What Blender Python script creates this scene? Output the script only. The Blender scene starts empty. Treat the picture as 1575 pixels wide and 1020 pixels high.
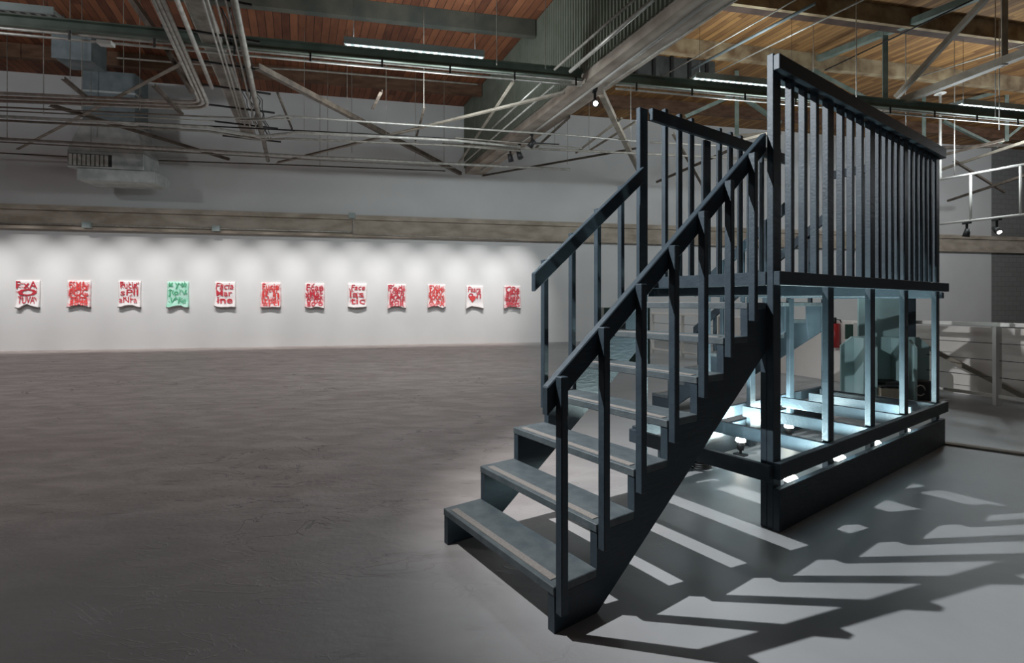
import bpy, bmesh, math, random
from mathutils import Vector, Matrix
random.seed(7)
C = bpy.context.scene.collection
SC = bpy.context.scene

# ------------------------------------------------------------------ camera, world, exposure
F = 767.45; CX = 787.5; CY = 465.5; H = 1.33
cam = bpy.data.cameras.new('camera'); camo = bpy.data.objects.new('camera', cam); C.objects.link(camo)
camo.location = (0, 0, H); camo.rotation_euler = (math.pi/2, 0, 0)
cam.sensor_width = 36; cam.lens = F/1575*36; cam.shift_y = -44.5/1575
cam.clip_start = .05; cam.clip_end = 200
SC.camera = camo
SC.view_settings.view_transform = 'Standard'; SC.view_settings.look = 'None'
SC.view_settings.gamma = 1; SC.view_settings.use_curve_mapping = False
SC.view_settings.exposure = 0.0
w = bpy.data.worlds.new('world'); SC.world = w; w.use_nodes = True
w.node_tree.nodes['Background'].inputs[0].default_value = (.80, .90, 1, 1)
w.node_tree.nodes['Background'].inputs[1].default_value = .03

KEY_W = 1250; ART_W = 430; LAMP_W = 92; LED_W = 240; OFFVIEW_FILL_W = 450
def light(kind, name, loc, power, col=(1, 1, 1), target=None, **kw):
    d = bpy.data.lights.new(name, kind); d.energy = power; d.color = col
    for k, v in kw.items(): setattr(d, k, v)
    o = bpy.data.objects.new(name, d); C.objects.link(o); o.location = loc
    if target is not None:
        o.rotation_euler = (Vector(target)-Vector(loc)).to_track_quat('-Z', 'Y').to_euler()
    return o

# sculpture frame: x across the stair, y along the run, z up; turned against the room
ANG = .9528
SO = Vector((.1697, 1.9997, 0))
def S(x, y, z=0):
    c, s = math.cos(ANG), math.sin(ANG)
    return Vector((SO.x+x*c+y*s, SO.y-x*s+y*c, z))
E1 = Vector((math.cos(.1987), math.sin(.1987), 0))          # along the back wall
E2 = Vector((-.4295, 1, 0)).normalized()                    # along the concrete girder
def P(px, py, Z):                                           # where a sight line meets height Z
    Y = (H-Z)*F/(py-CY)
    return Vector(((px-CX)/F*Y, Y, Z))
def wall_pt(px, Z, off=0):                                  # point on the back wall
    k = (px-CX)/F
    Y = (13.70+.2013*14.06)/(1-.2013*k)
    return Vector((k*Y, Y, Z)) + Vector((E1.y, -E1.x, 0))*off
def PW(px, py, off=0):
    p = wall_pt(px, 0)
    return wall_pt(px, H+(CY-py)/F*p.y, off)
WN = Vector((E1.y, -E1.x, 0))                               # wall normal, to the room

# key spotlight (high, left of the viewer) throwing the stair's shadow
KEY = S(-1.53, -1.40, 4.15)
light('SPOT', 'key_spot', KEY, KEY_W, (.93, .97, 1), target=P(1560, 760, 0), spot_size=math.radians(75), spot_blend=.7, shadow_soft_size=.02)
# unseen point lamps added at the sides to brighten the room
for lx, ly, lk in ((-11, 5.5, .9), (17.5, 12.9, 1.0)):
    light('POINT', 'unseen_overhead_point', (lx, ly, 5.7), OFFVIEW_FILL_W*lk, (.90, .96, 1), shadow_soft_size=.25)
# the gallery's wall-washing spotlights, one per canvas
ART = [(44.4, 452), (123, 452), (200.5, 452), (274.5, 453), (347, 453), (417, 453.5), (484.3, 454.5), (549.8, 454.5), (610.5, 455.5), (671.6, 455.5), (730, 457), (787.4, 457)]
for i, (ax, ay) in enumerate([(-42, 452)]+ART):
    c = PW(ax, ay, .0); s = c+WN*2.3+E1*.1; s.z = 4.9
    light('SPOT', 'canvas_spot', s, ART_W, (1, .985, .97), target=c-Vector((0, 0, .12)), spot_size=math.radians(47), spot_blend=1.0, shadow_soft_size=.04)

# ------------------------------------------------------------------ materials
def new_mat(name):
    m = bpy.data.materials.new(name); m.use_nodes = True
    nt = m.node_tree; b = nt.nodes['Principled BSDF']
    return m, nt, b
def mat(name, c1, c2=None, scale=8, rough=.6, metal=0, bump=0, bscale=None, stretch=(1, 1, 1), detail=5, spec=.5, lo=.35, hi=.65):
    m, nt, b = new_mat(name)
    b.inputs['Roughness'].default_value = rough; b.inputs['Metallic'].default_value = metal
    b.inputs['Specular IOR Level'].default_value = spec
    c2 = c2 or tuple(v*.8 for v in c1)
    tc = nt.nodes.new('ShaderNodeTexCoord'); mp = nt.nodes.new('ShaderNodeMapping'); mp.inputs['Scale'].default_value = stretch
    nt.links.new(tc.outputs['Object'], mp.inputs[0])
    n = nt.nodes.new('ShaderNodeTexNoise'); n.inputs['Scale'].default_value = scale; n.inputs['Detail'].default_value = detail
    nt.links.new(mp.outputs[0], n.inputs['Vector'])
    r = nt.nodes.new('ShaderNodeValToRGB'); r.color_ramp.elements[0].position = lo; r.color_ramp.elements[1].position = hi
    r.color_ramp.elements[0].color = (*c1, 1); r.color_ramp.elements[1].color = (*c2, 1)
    nt.links.new(n.outputs['Fac'], r.inputs[0]); nt.links.new(r.outputs[0], b.inputs['Base Color'])
    if bump:
        n2 = nt.nodes.new('ShaderNodeTexNoise'); n2.inputs['Scale'].default_value = bscale or scale*3; n2.inputs['Detail'].default_value = 6
        nt.links.new(mp.outputs[0], n2.inputs['Vector'])
        bp = nt.nodes.new('ShaderNodeBump'); bp.inputs['Strength'].default_value = bump; bp.inputs['Distance'].default_value = .02
        nt.links.new(n2.outputs['Fac'], bp.inputs['Height']); nt.links.new(bp.outputs[0], b.inputs['Normal'])
    return m
def emis(name, col, st):
    m, nt, b = new_mat(name)
    b.inputs['Base Color'].default_value = (*col, 1); b.inputs['Emission Color'].default_value = (*col, 1); b.inputs['Emission Strength'].default_value = st
    return m

M = {}
M['paint'] = mat('slate_paint', (.029, .041, .052), (.038, .053, .065), 9, .45, bump=.12, bscale=60, stretch=(1, .2, 1), spec=.25)
M['tread'] = mat('worn_tread_paint', (.055, .070, .078), (.085, .100, .105), 14, .6, bump=.15, bscale=80, detail=9)
M['strip'] = mat('grit_strip', (.19, .17, .155), (.25, .225, .205), 120, .9, bump=.3, bscale=400)
M['wall'] = mat('white_wall', (.665, .66, .655), (.72, .715, .71), .7, .8)
M['steel'] = mat('green_grey_steel', (.10, .135, .115), (.17, .20, .175), 5, .6, bump=.1)
M['chord'] = mat('dark_green_steel', (.10, .13, .105), (.16, .19, .155), 3, .6)
M['beige'] = mat('beige_steel', (.20, .17, .135), (.30, .26, .21), 5, .6)
M['brown'] = mat('rusty_brown_steel', (.055, .040, .030), (.13, .10, .075), 6, .7)
M['conduit'] = mat('galvanised_conduit', (.36, .34, .31), (.52, .50, .46), 9, .45, metal=.35)
M['conduit_d'] = mat('dull_conduit', (.20, .18, .155), (.32, .29, .25), 7, .6)
M['white_pipe'] = mat('white_painted_pipe', (.46, .44, .41), (.52, .50, .47), 5, .5)
M['black'] = mat('black_metal', (.012, .012, .013), (.02, .02, .02), 20, .5)
M['duct'] = mat('galvanised_duct', (.34, .37, .36), (.52, .54, .52), 4, .45, metal=.15, bump=.05)
M['duct_b'] = mat('blue_grey_duct', (.13, .16, .17), (.19, .22, .23), 4, .6)
M['concrete'] = mat('brown_grey_concrete', (.30, .25, .205), (.46, .395, .335), 2.2, .9, bump=.25, bscale=18, detail=9)
M['ledge'] = mat('stained_concrete', (.34, .285, .225), (.52, .45, .375), 1.6, .9, bump=.25, bscale=12, stretch=(1, 1, 2.5), detail=9)
M['siding'] = mat('green_siding', (.12, .135, .10), (.15, .165, .13), 3, .7)
M['led'] = emis('led_light', (.86, .97, 1), 3)
M['fixture'] = mat('pale_fixture', (.30, .36, .35), (.36, .42, .41), 5, .5)
M['lamp'] = emis('lamp_glass', (1, .97, .86), 60)
M['spotlens'] = emis('spot_lens', (1, .93, .85), 18)
M['teal'] = mat('lit_slate_panel', (.27, .41, .42), (.33, .47, .475), 2, .6)  # slate paint with the teal lamp light put into its colour
M['box'] = mat('cardboard', (.42, .37, .29), (.48, .42, .33), 6, .8)
M['red'] = mat('red_enamel', (.35, .02, .02), (.40, .03, .03), 6, .35)
M['canvas'] = mat('primed_canvas', (.80, .74, .73), (.86, .82, .81), 9, .8)
M['canvas_p'] = mat('pink_washed_canvas', (.80, .45, .46), (.84, .76, .75), 7, .8, detail=2, lo=.40, hi=.55)
M['canvas_g'] = mat('mint_washed_canvas', (.32, .70, .52), (.58, .80, .72), 7, .8, detail=3)
M['rpaint'] = mat('red_brush_paint', (.52, .022, .045), (.62, .05, .07), 14, .5)
M['rpaint2'] = mat('bright_red_paint', (.72, .04, .04), (.75, .10, .10), 14, .5)
M['gpaint'] = mat('green_brush_paint', (.03, .34, .14), (.16, .50, .32), 14, .5)
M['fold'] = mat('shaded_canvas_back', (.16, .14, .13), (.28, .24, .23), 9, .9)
M['well'] = mat('recess_shade_grey', (.035, .035, .033), (.06, .06, .055), 3, .8)
M['darkgreen'] = mat('dark_green_enamel', (.025, .055, .045), (.035, .07, .055), 5, .5)
M['rail_white'] = mat('off_white_railing_paint', (.70, .67, .63), (.74, .71, .67), 5, .5)
M['drywall'] = mat('warm_white_parapet', (.66, .61, .57), (.70, .65, .61), 2, .8)

def wood(name, dark, light_, rep, off):
    m, nt, b = new_mat(name); N = nt.nodes.new; L = nt.links.new
    b.inputs['Roughness'].default_value = .75
    g = N('ShaderNodeNewGeometry')
    # across-board coordinate = position . normal to E2
    dt = N('ShaderNodeVectorMath'); dt.operation = 'DOT_PRODUCT'; dt.inputs[1].default_value = (E2.y, -E2.x, 0); L(g.outputs['Position'], dt.inputs[0])
    dl = N('ShaderNodeVectorMath'); dl.operation = 'DOT_PRODUCT'; dl.inputs[1].default_value = (E2.x, E2.y, 0); L(g.outputs['Position'], dl.inputs[0])
    mu = N('ShaderNodeMath'); mu.operation = 'MULTIPLY'; mu.inputs[1].default_value = 1/rep; L(dt.outputs['Value'], mu.inputs[0])
    fl = N('ShaderNodeMath'); fl.operation = 'FLOOR'; L(mu.outputs[0], fl.inputs[0])
    fr = N('ShaderNodeMath'); fr.operation = 'FRACT'; L(mu.outputs[0], fr.inputs[0])
    wn = N('ShaderNodeTexWhiteNoise'); wn.noise_dimensions = '2D'
    # stagger board ends
    ml = N('ShaderNodeMath'); ml.operation = 'MULTIPLY'; ml.inputs[1].default_value = .28; L(dl.outputs['Value'], ml.inputs[0])
    sn = N('ShaderNodeMath'); sn.operation = 'SINE'; L(fl.outputs[0], sn.inputs[0])
    ad = N('ShaderNodeMath'); ad.operation = 'ADD'; L(ml.outputs[0], ad.inputs[0]); L(sn.outputs[0], ad.inputs[1])
    f2 = N('ShaderNodeMath'); f2.operation = 'FLOOR'; L(ad.outputs[0], f2.inputs[0])
    cb = N('ShaderNodeCombineXYZ'); L(fl.outputs[0], cb.inputs[0]); L(f2.outputs[0], cb.inputs[1]); L(cb.outputs[0], wn.inputs['Vector'])
    c3 = N('ShaderNodeCombineXYZ'); L(dt.outputs['Value'], c3.inputs[0]); L(ml.outputs[0], c3.inputs[1]); c3.inputs[2].default_value = off
    gn = N('ShaderNodeTexNoise'); gn.inputs['Scale'].default_value = 9; gn.inputs['Detail'].default_value = 7; L(c3.outputs[0], gn.inputs['Vector'])
    mx = N('ShaderNodeMath'); mx.operation = 'ADD'; L(wn.outputs['Value'], mx.inputs[0]); L(gn.outputs['Fac'], mx.inputs[1])
    hf = N('ShaderNodeMath'); hf.operation = 'MULTIPLY'; hf.inputs[1].default_value = .5; L(mx.outputs[0], hf.inputs[0])
    r = N('ShaderNodeValToRGB'); e = r.color_ramp.elements; e[0].position = .15; e[0].color = (*dark, 1); e[1].position = .85; e[1].color = (*light_, 1)
    L(hf.outputs[0], r.inputs[0])
    gp = N('ShaderNodeMath'); gp.operation = 'GREATER_THAN'; gp.inputs[1].default_value = .07; L(fr.outputs[0], gp.inputs[0])
    mc = N('ShaderNodeMix'); mc.data_type = 'RGBA'; mc.inputs[6].default_value = (.01, .006, .004, 1); L(gp.outputs[0], mc.inputs[0]); L(r.outputs[0], mc.inputs[7])
    L(mc.outputs[2], b.inputs['Base Color'])
    return m
M['boards_l'] = wood('red_brown_deck_boards', (.085, .024, .011), (.29, .105, .046), .17, 1.)
M['boards_r'] = wood('amber_deck_boards', (.11, .045, .013), (.36, .185, .06), .15, 5.)
M['purlin_l'] = mat('dark_timber', (.085, .04, .022), (.15, .08, .045), 3, .8, stretch=(1, 1, 3))
M['purlin_g'] = mat('grey_painted_timber', (.050, .055, .046), (.095, .09, .07), 2, .8, detail=8)
M['purlin_r'] = mat('pale_knotty_timber', (.15, .09, .045), (.36, .28, .17), 2.4, .8, detail=8)
M['purlin_d'] = mat('near_black_timber', (.03, .014, .009), (.055, .028, .018), 3, .8)

def floor_mat():
    m, nt, b = new_mat('worn_concrete_floor'); N = nt.nodes.new; L = nt.links.new
    tc = N('ShaderNodeTexCoord'); sp = N('ShaderNodeSeparateXYZ'); L(tc.outputs['Object'], sp.inputs[0])
    def noise(scale, detail=6, st=(1, 1, 1), dist=0):
        mp = N('ShaderNodeMapping'); mp.inputs['Scale'].default_value = st; L(tc.outputs['Object'], mp.inputs[0])
        n = N('ShaderNodeTexNoise'); n.inputs['Scale'].default_value = scale; n.inputs['Detail'].default_value = detail; n.inputs['Distortion'].default_value = dist
        L(mp.outputs[0], n.inputs['Vector']); return n.outputs['Fac']
    def mr(src, a, b_, c=0., d=1.):
        r = N('ShaderNodeMapRange'); r.interpolation_type = 'SMOOTHSTEP'
        for i, v in enumerate((a, b_, c, d)): r.inputs[i+1].default_value = v
        L(src, r.inputs[0]); return r.outputs[0]
    def mth(op, a, b_):
        q = N('ShaderNodeMath'); q.operation = op
        for i, v in enumerate((a, b_)):
            if isinstance(v, (int, float)): q.inputs[i].default_value = v
            else: L(v, q.inputs[i])
        return q.outputs[0]
    def mix(fac, a, b_):
        q = N('ShaderNodeMix'); q.data_type = 'RGBA'
        if isinstance(fac, (int, float)): q.inputs[0].default_value = fac
        else: L(fac, q.inputs[0])
        for i, v in ((6, a), (7, b_)):
            if isinstance(v, tuple): q.inputs[i].default_value = (*v, 1)
            else: L(v, q.inputs[i])
        return q.outputs[2]
    big = noise(.5, 3)
    edge = mth('ADD', sp.outputs['X'], mth('MULTIPLY', mth('SUBTRACT', big, .5), 2.2))
    left = mr(edge, 1.6, -.6)
    far = mr(mth('ADD', sp.outputs['Y'], mth('MULTIPLY', mth('SUBTRACT', big, .5), 2.0)), 1.9, 3.6)
    rough_area = mth('MULTIPLY', left, mth('ADD', mth('MULTIPLY', far, .75), .25))
    fine = noise(26, 8); mid = noise(2.2, 8, (1, 2.2, 1), .6)
    base_r = mix(mr(mid, .35, .68), (.37, .31, .29), (.49, .42, .40))
    patch = mr(noise(.9, 5, (.7, 1.5, 1), .8), .52, .66)
    base_r = mix(mth('MULTIPLY', patch, .55), base_r, (.33, .26, .245))
    base_s = mix(mr(noise(1.4, 5), .3, .7), (.27, .275, .28), (.31, .315, .32))
    col = mix(rough_area, base_s, base_r)
    # flaked cracks: thin contour of a warped noise, only where a second noise allows it
    cr = noise(1.5, 9, (1, 1.8, 1), 1.2)
    thin = mth('SUBTRACT', 1.0, mr(mth('ABSOLUTE', mth('SUBTRACT', cr, .5), 0), 0, .012))
    gate = mr(noise(.8, 4, (1, 1, 1)), .50, .62)
    crack = mth('MULTIPLY', mth('MULTIPLY', thin, gate), rough_area)
    thin2 = mth('MULTIPLY', mth('SUBTRACT', 1.0, mr(mth('ABSOLUTE', mth('SUBTRACT', noise(2.6, 9, (.8, 1.6, 1), 2.2), .5), 0), 0, .02)), mr(noise(1.1, 4, (1, 1.4, 1)), .46, .60))
    pit = mth('MULTIPLY', mr(noise(7, 6, (.6, 2.2, 1), .5), .64, .72), rough_area)
    dark = mth('MAXIMUM', crack, mth('MULTIPLY', pit, .6))
    col = mix(mth('MULTIPLY', dark, .7), col, (.07, .055, .05))
    L(col, b.inputs['Base Color'])
    ro = mth('ADD', mth('MULTIPLY', rough_area, .12), .40)
    L(mth('ADD', ro, mth('MULTIPLY', fine, .1)), b.inputs['Roughness'])
    b.inputs['Specular IOR Level'].default_value = .5
    hgt = mth('ADD', mth('MULTIPLY', mth('SUBTRACT', mth('MULTIPLY', mid, .45), mth('ADD', mth('MULTIPLY', thin2, -.22), mth('MULTIPLY', dark, .3))), rough_area), mth('MULTIPLY', fine, mth('ADD', mth('MULTIPLY', rough_area, .25), .015)))
    bp = N('ShaderNodeBump'); bp.inputs['Strength'].default_value = .55; bp.inputs['Distance'].default_value = .03
    L(hgt, bp.inputs['Height']); L(bp.outputs[0], b.inputs['Normal'])
    return m
M['floor'] = floor_mat()

def block_mat():
    m, nt, b = new_mat('grey_block_wall'); N = nt.nodes.new; L = nt.links.new
    tc = N('ShaderNodeTexCoord'); mp = N('ShaderNodeMapping'); mp.inputs['Rotation'].default_value = (math.pi/2, 0, 0); L(tc.outputs['Object'], mp.inputs[0])
    br = N('ShaderNodeTexBrick'); br.inputs['Scale'].default_value = 1; br.inputs['Brick Width'].default_value = .4; br.inputs['Row Height'].default_value = .2
    br.inputs['Mortar Size'].default_value = .008; br.inputs['Color1'].default_value = (.22, .215, .21, 1); br.inputs['Color2'].default_value = (.24, .235, .23, 1); br.inputs['Mortar'].default_value = (.16, .155, .15, 1)
    L(mp.outputs[0], br.inputs['Vector']); L(br.outputs['Color'], b.inputs['Base Color']); b.inputs['Roughness'].default_value = .85
    return m
M['block'] = block_mat()

# ------------------------------------------------------------------ mesh helpers
def box(bm, x0, x1, y0, y1, z0, z1, mtx=None):
    vs = [bm.verts.new(Vector((x, y, z)) if mtx is None else mtx @ Vector((x, y, z))) for x in (x0, x1) for y in (y0, y1) for z in (z0, z1)]
    for f in ((0, 1, 3, 2), (4, 6, 7, 5), (0, 4, 5, 1), (2, 3, 7, 6), (0, 2, 6, 4), (1, 5, 7, 3)):
        bm.faces.new([vs[i] for i in f])
def frame(a, b, roll=0):
    d = (b-a); z = d.normalized()
    up = Vector((0, 0, 1)) if abs(z.z) < .98 else Vector((0, 1, 0))
    x = up.cross(z).normalized(); y = z.cross(x)
    m = Matrix((x, y, z)).transposed().to_4x4(); m.translation = a
    return m @ Matrix.Rotation(roll, 4, 'Z'), d.length
def tube(bm, a, b, r, n=8, r2=None):
    m, l = frame(a, b); r2 = r if r2 is None else r2
    A = [bm.verts.new(m @ Vector((r*math.cos(t*2*math.pi/n), r*math.sin(t*2*math.pi/n), 0))) for t in range(n)]
    B = [bm.verts.new(m @ Vector((r2*math.cos(t*2*math.pi/n), r2*math.sin(t*2*math.pi/n), l))) for t in range(n)]
    for i in range(n):
        f = bm.faces.new([A[i], A[(i+1) % n], B[(i+1) % n], B[i]]); f.smooth = True
    bm.faces.new(A[::-1]); bm.faces.new(B)
def bar(bm, a, b, wd, ht):
    m, l = frame(a, b); box(bm, -wd/2, wd/2, -ht/2, ht/2, 0, l, m)
def angle_iron(bm, a, b, wd, t=.012):
    m, l = frame(a, b)
    box(bm, -wd/2, wd/2, -wd/2, -wd/2+t, 0, l, m); box(bm, -wd/2, -wd/2+t, -wd/2+t, wd/2, 0, l, m)
def ibeam(bm, a, b, wd, ht, t=.02):
    m, l = frame(a, b)
    box(bm, -wd/2, wd/2, ht/2-t, ht/2, 0, l, m); box(bm, -wd/2, wd/2, -ht/2, -ht/2+t, 0, l, m); box(bm, -t/2, t/2, -ht/2+t, ht/2-t, 0, l, m)
def polytube(bm, pts, r, n=8):
    rings = []
    for i, p in enumerate(pts):
        d = (pts[min(i+1, len(pts)-1)]-pts[max(i-1, 0)]).normalized()
        up = Vector((0, 0, 1)) if abs(d.z) < .95 else Vector((0, 1, 0))
        x = up.cross(d).normalized(); y = d.cross(x)
        rings.append([bm.verts.new(p+x*r*math.cos(t*2*math.pi/n)+y*r*math.sin(t*2*math.pi/n)) for t in range(n)])
    for A, B in zip(rings, rings[1:]):
        for i in range(n):
            f = bm.faces.new([A[i], A[(i+1) % n], B[(i+1) % n], B[i]]); f.smooth = True
    bm.faces.new(rings[0][::-1]); bm.faces.new(rings[-1])
def prism(bm, poly, x0, x1, axis='x'):
    def mk(u, v, t):
        return {'x': (t, u, v), 'y': (u, t, v), 'z': (u, v, t)}[axis]
    A = [bm.verts.new(mk(u, v, x0)) for u, v in poly]; B = [bm.verts.new(mk(u, v, x1)) for u, v in poly]
    n = len(poly)
    for i in range(n): bm.faces.new([A[i], A[(i+1) % n], B[(i+1) % n], B[i]])
    bm.faces.new(A[::-1]); bm.faces.new(B)
def obj(name, bm, m, parent=None, bevel=0):
    bmesh.ops.recalc_face_normals(bm, faces=bm.faces[:])
    if bevel:
        bmesh.ops.bevel(bm, geom=[e for e in bm.edges if len(e.link_faces) == 2 and e.calc_face_angle(0) > .6], offset=bevel, segments=1, affect='EDGES')
    me = bpy.data.meshes.new(name); bm.to_mesh(me); bm.free(); me.materials.append(m)
    o = bpy.data.objects.new(name, me); C.objects.link(o)
    if parent: o.parent = parent
    return o
def tag(o, label, cat, group=None, kind=None):
    o['label'] = label; o['category'] = cat
    if group: o['group'] = group
    if kind: o['kind'] = kind
    return o
def thing(name, label, cat, loc=(0, 0, 0), rz=0, group=None):
    o = bpy.data.objects.new(name, None); C.objects.link(o); o.location = loc; o.rotation_euler = (0, 0, rz); o.empty_display_size = .1
    return tag(o, label, cat, group)
def struct(name, bm, m):
    o = obj(name, bm, m); o['kind'] = 'structure'; return o
def one(fn, *a, **k):
    bm = bmesh.new(); fn(bm, *a, **k); return bm
def rod(name, a, b, r, m, label, cat, group=None, shape='tube'):
    if shape == 'tube': bm = one(tube, a, b, r)
    elif shape == 'angle': bm = one(angle_iron, a, b, r*2)
    else: bm = one(bar, a, b, r*2, r*2)
    return tag(obj(name, bm, m), label, cat, group)
def rmat(v0, v1):                                           # oriented matrix: x=v0, y=v1, z up
    m = Matrix((v0, v1, Vector((0, 0, 1)))).transposed().to_4x4(); return m

# ------------------------------------------------------------------ setting
struct('floor', one(box, -24, 26, -5, 30, -.15, 0), M['floor'])
WM = rmat(E1, -WN); WM.translation = wall_pt(0, 0)
WLEN = (wall_pt(1525, 0)-wall_pt(0, 0)).length
WH = 7.7
struct('wall_back', one(box, -9, WLEN, 0, .3, 0, WH+.3, WM), M['wall'])
struct('wall_back_block', one(box, WLEN+.0, WLEN+14, .0, .3, 0, WH+.3, WM), M['block'])
bpy.data.objects['wall_back_block'].name = 'wall_right'
# concrete ledge across the wall
lz0, lz1 = 3.37, 4.02
bm = bmesh.new(); box(bm, -9, WLEN+13, -.16, -.002, lz0, lz1-.14, WM); box(bm, -9, WLEN+13, -.24, -.002, lz1-.14, lz1, WM); box(bm, -9, WLEN+13, -.20, -.16, lz0, lz0+.07, WM)
o = struct('trim_1', bm, M['ledge'])

# ceiling: a deck of boards on either side of the girder
G_edge = wall_pt(715, 0)                                    # left soffit edge at the wall
GW = (wall_pt(743, 0)-wall_pt(715, 0)).length
def slab(name, u0, u1, z, m):                               # u measured along E1 from girder's left edge; v back along -E2
    bm = bmesh.new(); a = G_edge+E1*u0; b = G_edge+E1*u1
    pts = [a+E2*.6, b+E2*.6, b-E2*21, a-E2*21]
    A = [bm.verts.new((p.x, p.y, z)) for p in pts]; B = [bm.verts.new((p.x, p.y, z+.12)) for p in pts]
    for i in range(4): bm.faces.new([A[i], A[(i+1) % 4], B[(i+1) % 4], B[i]])
    bm.faces.new(A[::-1]); bm.faces.new(B)
    return struct(name, bm, m)
slab('ceiling', -26, GW*.0, WH, M['boards_l'])
o = slab('ceiling_right', GW*.0, 27, WH, M['boards_r']); o.name = 'ceiling.001'

# concrete girder with corrugated siding above it
GS = 5.50
g0 = G_edge; GM = Matrix.Identity(4)
def gp(u, v, z):                                            # u along E1, v toward the viewer along -E2
    p = g0+E1*u-E2*v; return Vector((p.x, p.y, z))
gird = thing('girder', 'long brown-grey concrete girder with green corrugated siding, crossing overhead from the back wall', 'beam', gp(GW/2, 9, GS))
def quadbox(bm, u0, u1, v0, v1, z0, z1, off=Vector((0, 0, 0))):
    vs = [bm.verts.new(gp(u, v, z)-off) for u in (u0, u1) for v in (v0, v1) for z in (z0, z1)]
    for f in ((0, 1, 3, 2), (4, 6, 7, 5), (0, 4, 5, 1), (2, 3, 7, 6), (0, 2, 6, 4), (1, 5, 7, 3)): bm.faces.new([vs[i] for i in f])
bm = bmesh.new(); quadbox(bm, 0, GW, 0.02, 21, GS, GS+.75, gird.location)
obj('concrete_beam', bm, M['concrete'], gird)
bm = bmesh.new(); n = 210; prev = None
for i in range(n+1):
    v = .02+i*.1; vv = []
    for k, (dv, du) in enumerate(((0, 0), (.035, 0), (.05, -.03), (.085, -.03))):
        a = bm.verts.new(gp(-.02+du, v+dv, GS+.18)-gird.location); b = bm.verts.new(gp(-.02+du, v+dv, WH)-gird.location); vv.append((a, b))
    if prev: vv = [prev]+vv
    for (a, b), (c, d) in zip(vv, vv[1:]): bm.faces.new([a, c, d, b])
    prev = vv[-1]
# back of siding
a = bm.verts.new(gp(.06, .02, GS+.75)-gird.location); b = bm.verts.new(gp(.06, 21, GS+.75)-gird.location)
c = bm.verts.new(gp(.06, 21, WH)-gird.location); d = bm.verts.new(gp(.06, .02, WH)-gird.location); bm.faces.new([a, b, c, d])
obj('corrugated_siding', bm, M['siding'], gird)

# timber purlins under the deck, parallel to the back wall
def purlin(name, px0, Y0, px1, zb, th, m, label):
    k0, k1 = (px0-CX)/F, (px1-CX)/F
    def q(k): Y = Y0/(1-.2013*k); return Vector((k*Y, Y, (zb+WH)/2))
    bm = bmesh.new(); a, b = q(k0), q(k1)
    bar(bm, a, b, th, WH-zb-.004)
    return tag(obj(name, bm, m), label, 'beam', 'timber purlins under the board ceiling')
kg = lambda Y0: Y0
def purlin_uv(name, Y0, u_side, zb, th, m, label):
    # split at the girder: line  Y = Y0 + .2013 X ; girder edge line param
    d = Vector((1, .2013, 0)).normalized()
    # intersection with girder left edge: G_edge - E2*t
    # solve  gx - E2x t = X ; gy - E2y t = Y0 + .2013 X
    t = (G_edge.y-Y0-.2013*G_edge.x)/(E2.y-.2013*E2.x)
    I = G_edge-E2*t
    if u_side < 0: a = I-d*24; b = I-d*.06
    else: a = I+d*(GW+.02); b = I+d*26
    a.z = b.z = (zb+WH)/2-.002
    return tag(obj(name, one(bar, a, b, th, WH-zb-.004), m), label, 'beam')
purlin_uv('purlin', 14.75, -1, 7.35, .14, M['purlin_l'], 'dark timber purlin left of the girder nearest the back wall')
purlin_uv('purlin', 11.2, -1, 7.33, .16, M['purlin_g'], 'grey-painted timber purlin above the lit strip light, left of the girder')
purlin_uv('purlin', 7.6, -1, 7.33, .16, M['purlin_l'], 'brown timber purlin at the top left edge of the photo')
purlin_uv('purlin', 14.75, 1, 7.35, .14, M['purlin_l'], 'dark timber purlin right of the girder nearest the back wall')
purlin_uv('purlin', 11.25, 1, 7.33, .16, M['purlin_r'], 'pale knotty timber purlin behind the stair newel top')
purlin_uv('purlin', 9.3, 1, 7.36, .26, M['purlin_d'], 'dark timber purlin crossing the amber boards at the top right')
t_ = purlin_uv('purlin', 9.10, 1, 7.30, .08, M['purlin_r'], 'thin pale timber strip along the near side of the dark purlin')

# dark panel added for the shaded boards past the purlin, right of the girder
d_ = Vector((1, .2013, 0)).normalized(); t_ = (G_edge.y-12.1-.2013*G_edge.x)/(E2.y-.2013*E2.x); I_ = G_edge-E2*t_+d_*(GW+.05)
we = thing('ceiling_shade_panel', 'added dark battened panel standing in for shaded boards of the amber ceiling just right of the girder', 'panel', (I_.x, I_.y, 7.08))
m_ = rmat(d_, Vector((-d_.y, d_.x, 0)))
obj('panel', one(box, 0, 4.6, 0, .05, 0, WH-7.08-.003, m_), M['well'], we)
for k in range(9): obj('batten', one(box, .3+k*.5, .38+k*.5, -.06, -.002, .08, WH-7.08-.005, m_), M['black'], we)
obj('bottom_board', one(box, 0, 4.6, -.09, .05, -.09, -.002, m_), M['purlin_l'], we)

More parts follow.
